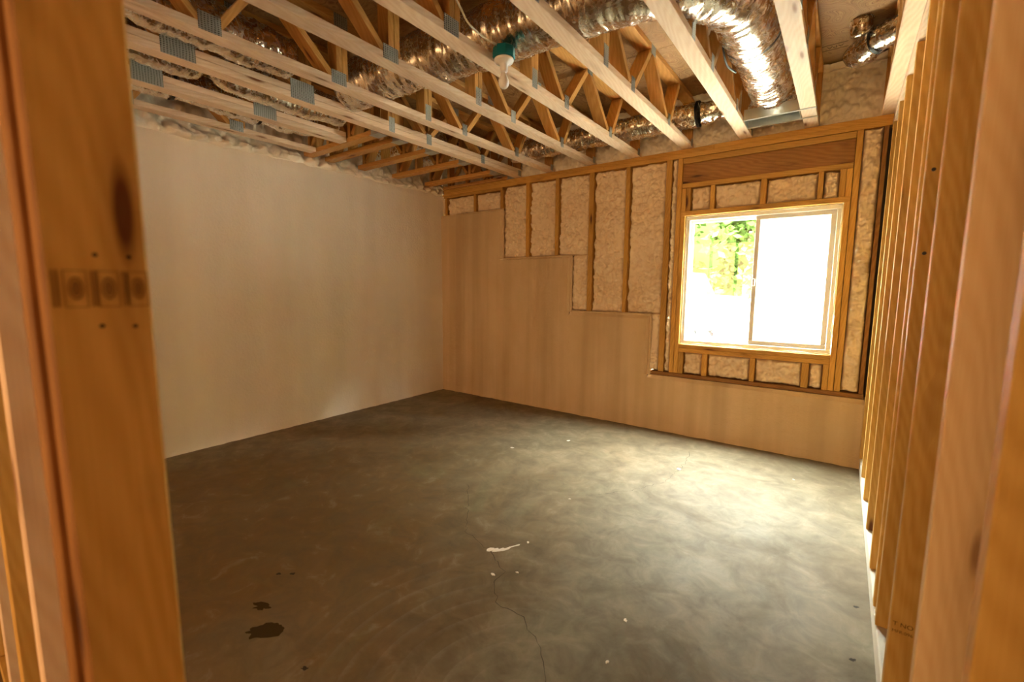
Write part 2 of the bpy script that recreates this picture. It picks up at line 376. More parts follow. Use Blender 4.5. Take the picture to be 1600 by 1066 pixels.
def lf(u, v):
    y = YR + u * (-YR + .05)
    prof = [(-.045, 2.455), (.006, 2.475), (.012, 2.50), (-.005, 2.53), (-.03, 2.56), (-.06, 2.62), (-.09, 2.75), (-.10, 2.87), (-.06, 2.952)]
    s = v * (len(prof) - 1); i = min(int(s), len(prof) - 2); f = s - i
    x = prof[i][0] * (1 - f) + prof[i + 1][0] * f; z = prof[i][1] * (1 - f) + prof[i + 1][1] * f
    l = lumps((y, z * 1.0, 2.2), 11) * .075 + lumps((y, z, .7), 27) * .03
    k = min(1, v * 6) if v > .12 else .25
    return (x - .03 + l * k, y, min(z + (.02 * noise.noise(Vector((y * 9, z * 5, 4))) if v > .1 else 0), 2.952))
V, F = grid(lf, 760, 34)
pyobj('rim_foam', V, F, M['foam_rim'], ROOT_LEFT, smooth=True, label='lumpy popcorn foam along the top of the wall')

# ------------------------------------------------------------------ back wall: stepped foundation, framing, foam bays
ROOT_BACK = empty('wall_back', (2.2, 0, 0), kind='structure', label='stepped foam coated foundation with stud framing and foam filled bays above')
STEPS = [(-.02, .972, 2.212), (.972, 1.868, 1.658), (1.868, 2.722, 1.084), (2.722, 4.50, .522)]
def streak(x, z):
    return .017 * noise.noise(Vector((x * 6.5, z * .35, 5))) + .006 * noise.noise(Vector((x * 15, z * .8, 2))) + .003 * noise.noise(Vector((x * 16, z * 16, 1)))
def foundation():
    V, F, vid = [], [], {}
    def vert(p):
        k = tuple(round(c, 4) for c in p)
        if k not in vid: vid[k] = len(V); V.append(p)
        return vid[k]
    zs = sorted(set([round(x, 4) for s in STEPS for x in np.linspace(0, s[2], 3)] + [round(i * .035, 4) for i in range(64)]))
    def front(x, z, edge):
        foot = max(0, 1 - z / .05) * .014 * (1 + noise.noise(Vector((x * 13, 0, 2))))
        return (x, -.032 - streak(x, z) - foot + edge * .018, z)
    for si, (x0, x1, zt) in enumerate(STEPS):
        nx = max(4, int((x1 - x0) / .03)); zz = [z for z in zs if z <= zt + 1e-6]
        xs = [x0 + (x1 - x0) * i / nx for i in range(nx + 1)]
        znext = STEPS[si + 1][2] if si < 3 else 0
        for j in range(len(zz) - 1):
            for i in range(nx):
                q = []
                for a, b in ((i, j), (i + 1, j), (i + 1, j + 1), (i, j + 1)):
                    e = 1 if (b == len(zz) - 1 or (a == nx and si < 3 and zz[b] > znext + 1e-6)) else 0
                    q.append(vert(front(xs[a], zz[b], e)))
                F.append(tuple(q))
        for i in range(nx):      # ledge top
            a, b = front(xs[i], zt, 1), front(xs[i + 1], zt, 1)
            F.append((vert(a), vert(b), vert((xs[i + 1], .2, zt + .004)), vert((xs[i], .2, zt + .004))))
        if si < 3:               # riser
            zr = [z for z in zz if z >= znext - 1e-6]
            for j in range(len(zr) - 1):
                e0 = 1 if zr[j] > znext + 1e-6 else 0
                a, b = front(x1, zr[j], e0), front(x1, zr[j + 1], 1)
                F.append((vert(a), vert((x1, .2, zr[j])), vert((x1, .2, zr[j + 1])), vert(b)))
    return V, F
V, F = foundation()
pyobj('foundation', V, F, M['foam_low'], ROOT_BACK, smooth=False)
# bead where each ledge meets the framing
for (x0, x1, zt) in STEPS[:3]:
    V, F, _ = tube([(max(x0, .0), -.012, zt + .004), ((x0 + x1) / 2, -.012, zt + .006), (x1 + .012, -.012, zt + .004)], .013, 10, .006, .02, x0)
    pyobj('ledge_bead', V, F, M['foam_low'], ROOT_BACK, smooth=True)
for (x1, za, zb) in ((.978, 1.658, 2.212), (1.874, 1.084, 1.658), (2.728, .522, 1.084)):
    V, F, _ = tube([(x1, -.012, za), (x1, -.012, (za + zb) / 2), (x1, -.012, zb)], .013, 10, .006, .02, x1)
    pyobj('ledge_bead', V, F, M['foam_low'], ROOT_BACK, smooth=True)

FD = .089
fr = M['frame']
def stud(name, x0, x1, z0, z1, y=0.0, mat=None, d=FD, **k): return block(name, (x0, y, z0), (x1, y + d, z1), mat or fr, ROOT_BACK, **k)
# plates
block('top_plate', (.0, 0, HP + .001), (2.2, FD, HP + .038), fr, ROOT_BACK); block('top_plate', (2.202, 0, HP + .001), (4.45, FD, HP + .038), fr, ROOT_BACK)
block('top_plate', (.0, .012, HP + .039), (3.2, FD + .012, HP + .077), fr, ROOT_BACK); block('top_plate', (3.202, .006, HP + .039), (4.45, FD + .012, HP + .077), fr, ROOT_BACK)
block('top_plate', (.02, 0, HP - .03), (.955, FD, HP), fr, ROOT_BACK)
block('top_plate', (2.955, .002, 2.421), (4.165, FD, 2.466), fr, ROOT_BACK)
# studs of the stepped part
for x0, x1, z0 in ((1.283, 1.327, 1.675), (1.658, 1.700, 1.675), (2.050, 2.102, 1.10), (2.434, 2.472, 1.10), (2.812, 2.862, .56)):
    stud('stud', x0, x1, z0, HP)
for x0, x1 in ((.045, .083), (.52, .556), (.925, .965)): stud('cripple_stud', x0, x1, 2.228, HP - .031)
# window framing
for x0, x1, z0, z1 in ((2.914, 2.952, .56, HP), (2.954, 2.992, .56, 2.21), (4.127, 4.163, .56, 2.21), (4.167, 4.205, .56, HP), (4.318, 4.345, .56, HP)):
    stud('stud', x0, x1, z0, z1, .004 if x0 == 2.954 else 0, M['header'] if x0 > 4.3 else None)
block('header', (2.955, .016, 2.252), (4.165, FD, 2.42), M['header'], ROOT_BACK, label='dark stained header board above the window')
block('header_plate', (2.955, .0, 2.212), (4.163, FD, 2.25), fr, ROOT_BACK)
block('rough_head', (2.955, -.003, 1.972), (4.163, FD, 2.012), fr, ROOT_BACK)
block('rough_sill', (2.993, -.004, .797), (4.126, FD, .832), fr, ROOT_BACK); block('rough_sill', (2.993, .002, .759), (4.126, FD, .795), fr, ROOT_BACK)
for x0, x1 in ((2.995, 3.031), (3.194, 3.228), (3.574, 3.613), (3.956, 3.99), (4.088, 4.125)): stud('cripple_stud', x0, x1, 2.013, 2.211)
for x0, x1 in ((2.995, 3.036), (3.199, 3.243), (3.582, 3.618), (3.95, 3.997), (4.088, 4.125)): stud('cripple_stud', x0, x1, .56, .758)
block('bottom_plate', (2.745, -.006, .526), (4.35, FD, .558), M['header'], ROOT_BACK)
# sheathing outside the studs, four sheets round the window
for lo, hi in (((.0, .2), (2.985, 2.96)), ((4.135, .2), (4.6, 2.96)), ((2.985, 1.975), (4.135, 2.96)), ((2.985, .2), (4.135, .825))):
    block('sheathing', (lo[0], .205 if lo[0] == 0 else .095, lo[1]), (hi[0], .217 if lo[0] == 0 else .107, hi[1]), M['dark'], ROOT_BACK, 0)

def foam_bay(x0, x1, z0, z1, seed, bulge=.0, trim=.5, y0=.018):
    nx = max(6, int((x1 - x0) / .0065)); nz = max(6, int((z1 - z0) / .0065))
    def fn(u, v):
        x, z = x0 + u * (x1 - x0), z0 + v * (z1 - z0)
        e = min(x - x0, x1 - x, z - z0, z1 - z) + .006 * noise.noise(Vector((x * 22, z * 22, seed)))
        edge = max(0, min(1, e / .016)) ** .6
        l = lumps((x, seed, z * .8), 19) * .65 + lumps((x, seed + 5, z), 40) * .35
        y = y0 + .006 - bulge * edge - .062 * (l - .3) + .014 * noise.noise(Vector((x * 5, z * 4, seed)))
        t = noise.noise(Vector((x * 3.1, z * 2.2, seed + 9)))
        if t > trim - .1: y = max(y, y0 + .001)          # trimmed flush with a saw
        return (x, y + (1 - edge) * .045, z)
    V, F = grid(fn, nx, nz)
    b = len(V); n = nx + 1
    ring = [i for i in range(n)] + [j * n + nx for j in range(1, nz + 1)] + [nz * n + i for i in range(nx - 1, -1, -1)] + [j * n for j in range(nz - 1, 0, -1)]
    for i in ring: V.append((V[i][0], .094, V[i][2]))
    m = len(ring)
    F += [(ring[i], ring[(i + 1) % m], b + (i + 1) % m, b + i)[::-1] for i in range(m)]
    pyobj('foam_panel', V, F, M['foam_bay'], ROOT_BACK, smooth=True)
g = .001
top = HP - g
bays = [(.0, .044, 2.235, HP - .032), (.084, .519, 2.232, HP - .032), (.557, .924, 2.232, HP - .032), (.966, 1.282, 1.672, top), (1.328, 1.657, 1.672, top), (1.701, 2.049, 1.672, top),
        (1.862, 2.049, 1.098, 1.676), (2.103, 2.433, 1.098, top), (2.473, 2.811, 1.098, top), (2.715, 2.811, .562, 1.10), (2.863, 2.913, .562, top), (4.206, 4.317, .562, top)]
for i, (a, b, c, d) in enumerate(bays): foam_bay(a + g, b - g, c, d, i * 3.3 + 1, .012 if b - a < .13 else .004, .42, .004 if b - a < .13 else .018)
for i, (a, b) in enumerate(((3.032, 3.193), (3.229, 3.573), (3.614, 3.955), (3.991, 4.087))): foam_bay(a + g, b - g, 2.014, 2.21, 60 + i * 2.2, .004, (.2, .4, .8, .2)[i])
for i, (a, b) in enumerate(((3.037, 3.198), (3.244, 3.581), (3.619, 3.949), (3.998, 4.087))): foam_bay(a + g, b - g, .56, .757, 80 + i * 2.2, .006, .7)
# rim foam above the plates
def rf(u, v):
    x = -.05 + u * 4.55
    prof = [(.07, 2.546), (.062, 2.58), (.07, 2.68), (.075, 2.80), (.06, 2.89), (.0, 2.945), (-.06, 2.953)]
    s = v * (len(prof) - 1); i = min(int(s), len(prof) - 2); f = s - i
    y = prof[i][0] * (1 - f) + prof[i + 1][0] * f; z = prof[i][1] * (1 - f) + prof[i + 1][1] * f
    l = lumps((x, 1.1, z), 19) * .040 + lumps((x, 2.7, z), 40) * .018 + .012 * noise.noise(Vector((x * 4, z * 4, 2)))
    y -= l * (1 if v < .8 else .5)
    if v > .75: z -= l * .5
    return (x, y, min(z, 2.9535))
V, F = grid(rf, 620, 60)
pyobj('rim_foam', V, F, M['foam_rim'], ROOT_BACK, smooth=True, label='lumpy foam over the rim between the truss ends')
block('rim_board', (-.2, .11, 2.547), (4.6, .15, 2.955), M['dark'], ROOT_BACK)

# ------------------------------------------------------------------ window
win = empty('window_1', (3.56, .06, .836), kind='structure', label='white vinyl sliding window, its right half dusty')
wx0, wx1, wz0, wz1 = 2.997, 4.123, .836, 1.966
def ringf(name, x0, x1, z0, z1, w, y0, y1, mat, parent, ch=.003):
    bm = bmesh.new()
    for lo, hi in (((x0, y0, z0), (x1, y1, z0 + w)), ((x0, y0, z1 - w), (x1, y1, z1)), ((x0, y0, z0 + w), (x0 + w, y1, z1 - w)), ((x1 - w, y0, z0 + w), (x1, y1, z1 - w))):
        r = bmesh.ops.create_cube(bm, size=1)['verts']
        for v in r: v.co = Vector([(lo[i] + hi[i]) / 2 + v.co[i] * (hi[i] - lo[i]) for i in range(3)])
    bmesh.ops.bevel(bm, geom=bm.edges[:], offset=ch, segments=1, affect='EDGES')
    V = [tuple(v.co) for v in bm.verts]; bm.verts.index_update(); Fs = [tuple(v.index for v in f.verts) for f in bm.faces]; bm.free()
    return pyobj(name, V, Fs, mat, parent)
ringf('window_frame', wx0, wx1, wz0, wz1, .032, .035, .125, M['vinyl'], win)
lsash = ringf('sash', 3.029, 3.59, .869, 1.934, .022, .088, .112, M['vinyl'], win)
rsash = ringf('sash', 3.548, 4.09, .869, 1.934, .036, .050, .080, M['vinyl'], win)
block('pane', (3.051, .098, .891), (3.568, .102, 1.912), M['glass'], lsash, 0)
block('pane', (3.584, .063, .905), (4.054, .067, 1.898), M['glass_dusty'], rsash, 0)
block('latch', (3.552, .036, 1.36), (3.572, .05, 1.42), M['vinyl'], rsash, .004)
for pth in (([(3.0, .03, .84), (3.0, .03, 1.4), (3.0, .03, 1.962)]), ([(3.0, .03, 1.966), (3.55, .03, 1.967), (4.12, .03, 1.966)]), ([(4.122, .03, .84), (4.122, .03, 1.4), (4.122, .03, 1.962)]), ([(3.0, .03, .836), (3.55, .03, .835), (4.12, .03, .836)])):
    V, F, _ = tube(pth, .006, 8, .005, .012, pth[0][0] + pth[1][2]); pyobj('foam_bead', V, F, M['shim'], win, smooth=True)

# ------------------------------------------------------------------ right stud wall
ROOT_RIGHT = empty('wall_right', (W + .045, -2, 0), kind='structure', label='open stud wall of amber pine on a pale sill plate')
RS = M['stud']
ys = [-3.735, -3.325, -2.925, -2.508, -2.135, None, -1.303, -.897, -.49, -.085]
RST = []
for i, y in enumerate(ys):
    if y is None: continue
    RST.append(block('stud', (W + random.uniform(-.001, .002), y, .092), (W + .089, y + .038, HP), M['stud_pale'] if i in (2, 5) else RS, ROOT_RIGHT, .0025))
RST.append(block('stud', (W, -2.012, .092), (W + .089, -1.974, HP), RS, ROOT_RIGHT, .0025))
# the stud with its foot notched away
def notched(y):
    pr = [(W, .092), (W + .022, .092), (W + .026, .36), (W + .089, .46), (W + .089, HP), (W, HP)]
    n = len(pr); V = [(x, y, z) for x, z in pr] + [(x, y + .038, z) for x, z in pr]
    F = [tuple(range(n)), tuple(range(2 * n - 1, n - 1, -1))] + [(i, i + n, (i + 1) % n + n, (i + 1) % n) for i in range(n)]
    V = [(z, x, yy) for x, yy, z in V]       # keep the grain along local x
    a = np.array(V); c = (a.min(0) + a.max(0)) / 2; me = bpy.data.meshes.new('notched_stud'); me.from_pydata((a - c).tolist(), [], F); me.update()
    mw = Matrix(((0, 1, 0, c[1]), (0, 0, 1, c[2]), (1, 0, 0, c[0]), (0, 0, 0, 1)))
    bm = bmesh.new(); bm.from_mesh(me); bmesh.ops.recalc_face_normals(bm, faces=bm.faces[:]); bm.to_mesh(me); bm.free()
    return mesh_obj('stud', me, RS, ROOT_RIGHT, mw, label='stud with its foot notched away')
notched(-1.709)
V, F, _ = tube([(W + .06, -1.60, .10), (W + .065, -1.6, .22), (W + .055, -1.6, .36), (W + .07, -1.6, .46)], .034, 16, .02, .015, 4)
pyobj('foam_blob', V, F, M['foam_rim'], ROOT_RIGHT, smooth=True, label='white foam blob bulging out behind the notched stud')
block('bottom_plate', (W + .003, -3.9, .001), (W + .1, .0, .09), M['curb'], ROOT_RIGHT, .004, label='pale sill plate edged white along the floor')
block('top_plate', (W, -3.9, HP + .001), (W + .089, .0, HP + .038), M['truss'], ROOT_RIGHT); block('top_plate', (W + .002, -3.9, HP + .039), (W + .091, .0, HP + .077), M['truss'], ROOT_RIGHT)
for y, z in ((-2.135, 1.73), (-2.135, 1.46)):
    V, F = lathe([(.0005, -.005), (.006, -.005), (.006, 0), (.0005, .001)], (W + .02, y - .001, z), 10, 'Y'); pyobj('nail_head', V, F, M['nail'], ROOT_RIGHT)
block('back_panel', (W + .095, -3.9, .09), (W + .107, .0, ZT - .002), M['dark'], ROOT_RIGHT, 0)

def text_mesh(name, body, size, mw, mat, parent, **k):
    cu = bpy.data.curves.new(name, 'FONT'); cu.body = body; cu.size = size; cu.align_x = 'CENTER'; cu.align_y = 'CENTER'
    t = bpy.data.objects.new(name, cu); COL.objects.link(t); dg = bpy.context.evaluated_depsgraph_get()
    me = bpy.data.meshes.new_from_object(t.evaluated_get(dg)); COL.objects.unlink(t); bpy.data.objects.remove(t); bpy.data.curves.remove(cu)
    me.materials.clear(); return mesh_obj(name, me, mat, parent, mw, **k)
def basis(x, y, c): 
    x, y = Vector(x), Vector(y); z = x.cross(y); return Matrix(((x.x, y.x, z.x, c[0]), (x.y, y.y, z.y, c[1]), (x.z, y.z, z.z, c[2]), (0, 0, 0, 1)))
s3 = next(o for o in RST if abs(WM[o.name].translation.y - (-2.508 + .019)) < .003)
yy = -2.5086
text_mesh('stamp', 'T NO', .019, basis((1, 0, 0), (0, 0, 1), (W + .029, yy, .348)), M['ink'], s3)
text_mesh('stamp', 'MFR:096', .0135, basis((1, 0, 0), (0, 0, 1), (W + .029, yy, .325)), M['ink'], s3)

# ------------------------------------------------------------------ front stud wall with the doorway the camera stands in
ROOT_FRONT = empty('wall_front', (2, -4.05, 0), kind='structure', label='stud wall with the doorway in front, its jamb stud blurred')
PX = 3.51
post = block('jamb_stud', (PX - .038, -4.092, .04), (PX, -4.003, HP), RS, ROOT_FRONT, .003, label='amber jamb stud with a faded printed stamp across it')
block('stud', (PX - .077, -4.100, .04), (PX - .039, -4.011, HP), M['header'], ROOT_FRONT, .003)  # dark wood stands in for the shade behind the jamb
for i in range(9):
    x = 3.10 - .406 * i
    if x > .05: block('stud', (x - .038, -4.095, .04), (x, -4.006, HP), M['truss'] if i % 2 == 0 else RS, ROOT_FRONT, .003)
block('bottom_plate', (.02, -4.095, .001), (PX - .0, -4.006, .039), RS, ROOT_FRONT)
block('top_plate', (.02, -4.095, HP + .001), (W - .01, -4.006, HP + .038), M['truss'], ROOT_FRONT); block('top_plate', (.02, -4.095, HP + .039), (W - .01, -4.006, HP + .077), M['truss'], ROOT_FRONT)
pm = post.data.copy(); post.data = pm; pm.materials.append(M['header'])      # back edge of the jamb: its shade painted as darker wood
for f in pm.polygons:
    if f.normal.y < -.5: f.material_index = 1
# printed band of frames and ovals on the jamb stud
def flat(name, polys, mat, parent, x=PX + .0006):
    V, F = [], []
    for pl in polys: F.append(tuple(range(len(V), len(V) + len(pl)))); V += [(x, y, z) for y, z in pl]
    return pyobj(name, V, F, mat, parent)
def oval(cy, cz, ry, rz, inner=None):
    n = 20; o = [(cy + ry * math.cos(2 * math.pi * k / n), cz + rz * math.sin(2 * math.pi * k / n)) for k in range(n)]
    if inner is None: return [o]
    q = [(cy + ry * inner * math.cos(2 * math.pi * k / n), cz + rz * inner * math.sin(2 * math.pi * k / n)) for k in range(n)]
    return [[o[k], o[(k + 1) % n], q[(k + 1) % n], q[k]] for k in range(n)]
rect = lambda y0, y1, z0, z1: [[(y0, z0), (y1, z0), (y1, z1), (y0, z1)]]
pol = []
z0, z1 = 1.318, 1.357
for cy in (-4.068, -4.041, -4.015):
    pol += oval(cy, (z0 + z1) / 2, .0062, .0125, .8) + oval(cy, (z0 + z1) / 2, .0036, .0085)
    pol += rect(cy - .0095, cy - .0085, z0, z1) + rect(cy + .0085, cy + .0095, z0, z1) + rect(cy - .0095, cy + .0095, z0 - .001, z0) + rect(cy - .0095, cy + .0095, z1 - .001, z1)
for cy in (-4.0855, -4.082, -4.0545, -4.0515, -4.0275, -4.0245): pol += rect(cy - .0011, cy + .0009, z0, z1)
flat('stamp', pol, M['ink_soft'], post)
for y, z in ((-4.05, 1.374), (-4.021, 1.373), (-4.05, 1.296), (-4.021, 1.294)):
    pyobj('nail_head', *[[(PX + .0009, yy_, zz_) for yy_, zz_ in oval(y, z, .0024, .0022)[0]], [tuple(range(20))]], M['nail'], post)

# ------------------------------------------------------------------ rest of the basement (behind and beside)
block('wall_rear', (-.2, YR - .1, 0), (XE, YR, ZD), M['foam_low'], None, 0, kind='structure', label='rear basement wall far behind the doorway')
block('wall_far_right', (XE, YR, 0), (XE + .1, .1, ZD), M['foam_low'], None, 0, kind='structure', label='far basement wall beyond the stud partition')
block('wall_back_neighbour', (4.61, .0, 0), (XE, .1, ZD), M['foam_low'], None, 0, kind='structure', label='back wall of the neighbouring basement room')
ROOT_CEIL = empty('ceiling', (3.5, -4.5, ZD), kind='structure', label='strand board subfloor seen from below between the trusses')
for i, yj in enumerate((-9.3, -8.6, -7.4, -6.2, -4.98, -3.40, -2.18, -.962)):
    ye = [-8.6, -7.4, -6.2, -4.98, -3.40, -2.18, -.962, .15][i]; xs = [-.25, 2.0 + .6 * (i % 2), 4.44 + .3 * (i % 2), 7.7]
    for a, b in zip(xs, xs[1:]): block('strand_board_sheet', (a + .0015, yj + .0015, ZD), (b - .0015, ye - .0015, ZD + .019), M['osb'], ROOT_CEIL, 0)
block('upper_floor', (-.3, -9.35, ZD + .021), (7.75, .2, ZD + .06), M['dark'], ROOT_CEIL, 0)
text_mesh('stamp', 'APA', .052, basis((-1, 0, 0), (0, 1, 0), (4.005, -.305, ZD - .0006)), M['ink'], ROOT_CEIL)
for dy in (-.038, .038): block('stamp_line', (3.93, -.305 + dy - .003, ZD - .0012), (4.075, -.305 + dy + .003, ZD - .0002), M['ink'], ROOT_CEIL, 0)

block('light_baffle_rear', (-.2, -9.2, 2.534), (7.6, -4.105, 2.546), M['foam_low'], None, 0, kind='structure', label='flat panel added behind the doorway to keep rear light out of the trusses')  # unseen sheet added to keep the fill out of the joist cavities
# ------------------------------------------------------------------ floor trusses
PLATE = {}
def plate(parent, x, y, z, wy, hz, tilt=0):
    me = box_mesh(.0016, wy, hz, 0, M['galv'])
    return mesh_obj('truss_plate', me, None, parent, Matrix.Translation((x, y, z)))
TX = [4.295, 3.841, 3.395, 2.933, 2.464, 2.013, 1.529, 1.116]
TW = .091; zb = ZT + .038; ztp = ZD - .039
def truss(x, y0, y1, label, dbl=False, nodes=True):
    t = empty('floor_truss', (x + TW / 2, (y0 + y1) / 2, ZT), label=label, cat='truss', group='floor trusses under the strand board')
    c = x + TW / 2
    block('bottom_chord', (x, y0, ZT), (x + TW, y1, zb), M['truss'], t, .002)
    b0 = zb
    if dbl: block('bottom_chord', (x + .001, y0, zb + .002), (x + TW - .001, y1, zb + .040), M['truss'], t, .002); b0 = zb + .040
    block('top_chord', (x, y0, ztp + .0005), (x + TW, y1, ZD - .001), M['web'], t, .002)
    def web(ya, za, yb, zc): 
        if min(ya, yb) < y0 or max(ya, yb) > y1: return
        board('web', (c, ya, za), (c, yb, zc), TW - .003, .037, (1, 0, 0), M['web'], t, .0015)
    lo, hi = b0 + .006, ztp - .006
    for yv in (-2.478, -2.438, -1.775, -1.735): web(yv, b0 + .001, yv, ztp - .001)
    for ya, yb in ((-1.70, -1.40), (-1.01, -.685)): web(ya, hi, yb, lo)
    for ya, yb in ((-1.325, -1.055), (-.605, -.43)): web(ya, lo, yb, hi)
    web(-.005, b0 + .001, -.005, ztp - .001)
    for ya, yb in ((-2.86, -2.53), (-3.52, -3.215)): web(ya, hi, yb, lo)
    for ya, yb in ((-3.135, -2.91), (-3.80, -3.57)): web(ya, lo, yb, hi)
    web(-4.16, hi, -3.87, lo)
    k = 1.6 if dbl else 1
    for y, wy, hz in ((-3.175, .10 * k, .085 * k), (-2.485, .10 * k, .075 * k), (-1.757, .055, .11), (-1.362, .055, .085), (-.645, .05, .08), (-.02, .05, .06), (-3.84, .1, .08)):
        if y0 + .05 < y < y1: plate(t, x + TW + .0012, y, ZT + .002 + hz / 2, wy, hz)
    for y, wy, hz in ((-2.46, .09, .07), (-1.755, .06, .07), (-1.03, .08, .06), (-2.885, .09, .07), (-3.545, .1, .07)):
        if y0 + .05 < y < y1: plate(t, x + TW + .0012, y, ZD - .004 - hz / 2, wy, hz)
    return t
names = ['floor truss resting against the top of the amber stud wall', 'bright floor truss whose end carries the metal edge of the register box', 'bright floor truss to the left of the vertical foil duct and register box',
         'floor truss third from the foil duct boot, between the lamp and the boot', 'floor truss that the bare bulb lamp hangs from', 'floor truss next to the lamp truss on its left',
         'floor truss between the lamp neighbour and the doubled girder', 'doubled girder truss that carries the short joists']
names[3] = 'floor truss next to the lamp truss on the side of the window'
names[6] = 'single floor truss right beside the doubled girder truss'
for i, x in enumerate(TX): truss(x, -4.62, .052, names[i], dbl=(i == 7))
truss(.604, -4.62, -1.822, 'shorter floor truss ending at the header, nearer the doubled girder', True)
truss(.135, -4.62, -1.822, 'shorter floor truss ending at the header, closest to the cream wall')
for o in list(COL.objects):
    if o.get('label', '').startswith('shorter') or o.get('label', '').startswith('doubled'): pass
# short joist trusses between the left wall and the girder
JY = [(-1.795, 'short header truss that stops the two shorter floor trusses'), (-1.58, 'short joist truss just beyond the header truss'), (-1.21, 'short joist truss second beyond the header, over the cream wall'),
      (-.77, 'short joist truss in the middle of the back corner'), (-.28, 'short joist truss last before the back plate'), (.03, 'short joist lying along the back wall plate')]
for y, lab in JY:
    t = empty('short_truss', (.55, y, ZT), label=lab, cat='truss', group='short joist trusses by the cream wall')
    yl = y - .0
    block('bottom_chord', (.0, yl - .02, ZT), (1.112, yl + .068 if y < 0 else yl + .018, zb), M['web'], t, .002)
    block('top_chord', (-.0, yl - .02, ztp + .001), (1.112, yl + .068 if y < 0 else yl + .018, ZD - .001), M['web'], t, .002)
    w = .085 if y < 0 else .034
    for xx in (.10, .40, .72, 1.04): board('web', (xx, yl - .02 + w / 2, zb + .001), (xx, yl - .02 + w / 2, ztp), w, .036, (0, 1, 0), M['web'], t, .0015)
    for a, b in ((.14, .36), (.68, .45), (.76, .99)): board('web', (a, yl - .02 + w / 2, zb + .014), (b, yl - .02 + w / 2, ztp - .014), w, .036, (0, 1, 0), M['web'], t, .0015)
    h = block('joist_hanger', (1.0, yl - .024, ZT - .003), (1.113, yl + w - .016, ZT - .0005), M['galv'], t, 0)
    block('hanger_side', (1.02, yl - .0235, ZT), (1.113, yl - .0215, ZT + .10), M['galv'], h, 0)
for xx in (.604, .135):
    pass

# ------------------------------------------------------------------ ducts
def ring(parent, c, ax, r, w=.022):
    ax = Vector(ax).normalized(); c = Vector(c)
    V, F, _ = tube([tuple(c - ax * w / 2), tuple(c), tuple(c + ax * w / 2)], r, 30, .002, .01, 1, False)
    return pyobj('strap', V, F, M['strap'], parent, smooth=True, label='black strap')
def duct(path, r, label, wr=.010, seed=0, seg=60, name='flexible_duct', straps=(), hangers=(), cat='duct', step=.0048):
    V, F, U = tube(path, r, seg, wr, step, seed)
    o = pyobj(name, V, F, M['foil'], None, smooth=True, uvs=U, label=label, cat=cat, group='foil wrapped ducts among the trusses')
    for c, ax, rr in straps: ring(o, c, ax, rr)
    for (hx, hy, hz) in hangers: block('hanger_strap', (hx - .012, hy - .0012, hz), (hx + .012, hy + .0012, ZD - .0005), M['strap'], o, 0)
    return o
duct([(1.25, -2.16, 2.73), (1.55, -2.13, 2.745), (2.0, -2.09, 2.752), (2.5, -2.045, 2.756), (3.0, -2.02, 2.757), (3.36, -1.96, 2.757), (3.57, -1.80, 2.757), (3.655, -1.55, 2.752), (3.662, -1.30, 2.745)], .153,
     'thick foil duct crossing the trusses above the lamp and turning to the boot', .013, 2, straps=[((3.662, -1.285, 2.745), (0, 1, -.05), .153)])
duct([(3.664, -1.27, 2.742, .142), (3.668, -1.0, 2.735, .138), (3.668, -.70, 2.715, .136), (3.666, -.53, 2.70, .128)], .14, 'bright foil duct sleeve running down to the register box', .012, 5)
duct([(1.30, -.262, 2.715), (1.8, -.255, 2.72), (2.3, -.25, 2.72), (2.8, -.25, 2.722), (3.12, -.25, 2.725)], .094, 'slim foil duct along the back wall behind the truss ends', .012, 9, straps=[((3.13, -.25, 2.726), (1, 0, 0), .098)])
duct([(3.152, -.25, 2.727, .085), (3.26, -.24, 2.73, .08), (3.36, -.21, 2.73, .07)], .08, 'crumpled foil collar ending the slim duct near the register box', .02, 12)
duct([(.42, -4.5, 2.70), (.42, -3.8, 2.69), (.42, -3.3, 2.685), (.42, -2.99, 2.69)], .10, 'foil duct in the bay nearest the cream wall, its long part', .016, 21, straps=[((.42, -2.97, 2.69), (0, 1, 0), .105)])
duct([(.42, -2.94, 2.70, .10), (.43, -2.7, 2.69), (.42, -2.43, 2.685)], .10, 'foil duct in the bay nearest the cream wall, its middle part', .018, 25, straps=[((.42, -2.41, 2.685), (0, 1, 0), .10)])
duct([(.42, -2.38, 2.69, .10), (.42, -2.2, 2.69), (.40, -1.97, 2.70, .09)], .108, 'foil duct in the bay nearest the cream wall, its far end', .018, 29)
duct([(.90, -4.5, 2.70), (.90, -3.8, 2.695), (.90, -3.3, 2.69), (.90, -3.02, 2.69, .11), (.90, -2.955, 2.69, .07)], .105, 'foil duct ending bluntly beside the doubled girder truss', .012, 33)
duct([(.90, -2.90, 2.69, .07), (.90, -2.80, 2.685, .10), (.90, -2.5, 2.68), (.90, -2.25, 2.68), (.905, -2.0, 2.69, .1)], .108, 'foil duct beyond the blunt end beside the girder', .016, 37, hangers=[(.90, -2.62, 2.76)])
duct([(1.372, -4.5, 2.72), (1.372, -3.6, 2.71), (1.372, -3.0, 2.70), (1.372, -2.66, 2.70, .11)], .122, 'foil duct on the other side of the doubled girder', .018, 41)
duct([(.15, -1.02, 2.76), (.5, -1.0, 2.74), (.95, -.98, 2.75)], .10, 'foil duct crossing above the short joists in the back corner', .02, 45)
duct([(.2, -.5, 2.78), (.55, -.5, 2.76), (.98, -.5, 2.77)], .09, 'foil duct deep in the back corner near the rim', .02, 49, hangers=[(.55, -.5, 2.84)])
V, F, _ = tube([(3.515, -1.30, 2.76), (3.508, -1.22, 2.70), (3.512, -1.12, 2.66), (3.54, -1.02, 2.652)], .006, 8, 0, .02)
pyobj('strap_tail', V, F, M['strap'], bpy.data.objects['flexible_duct'], smooth=True, label='black strap tail')
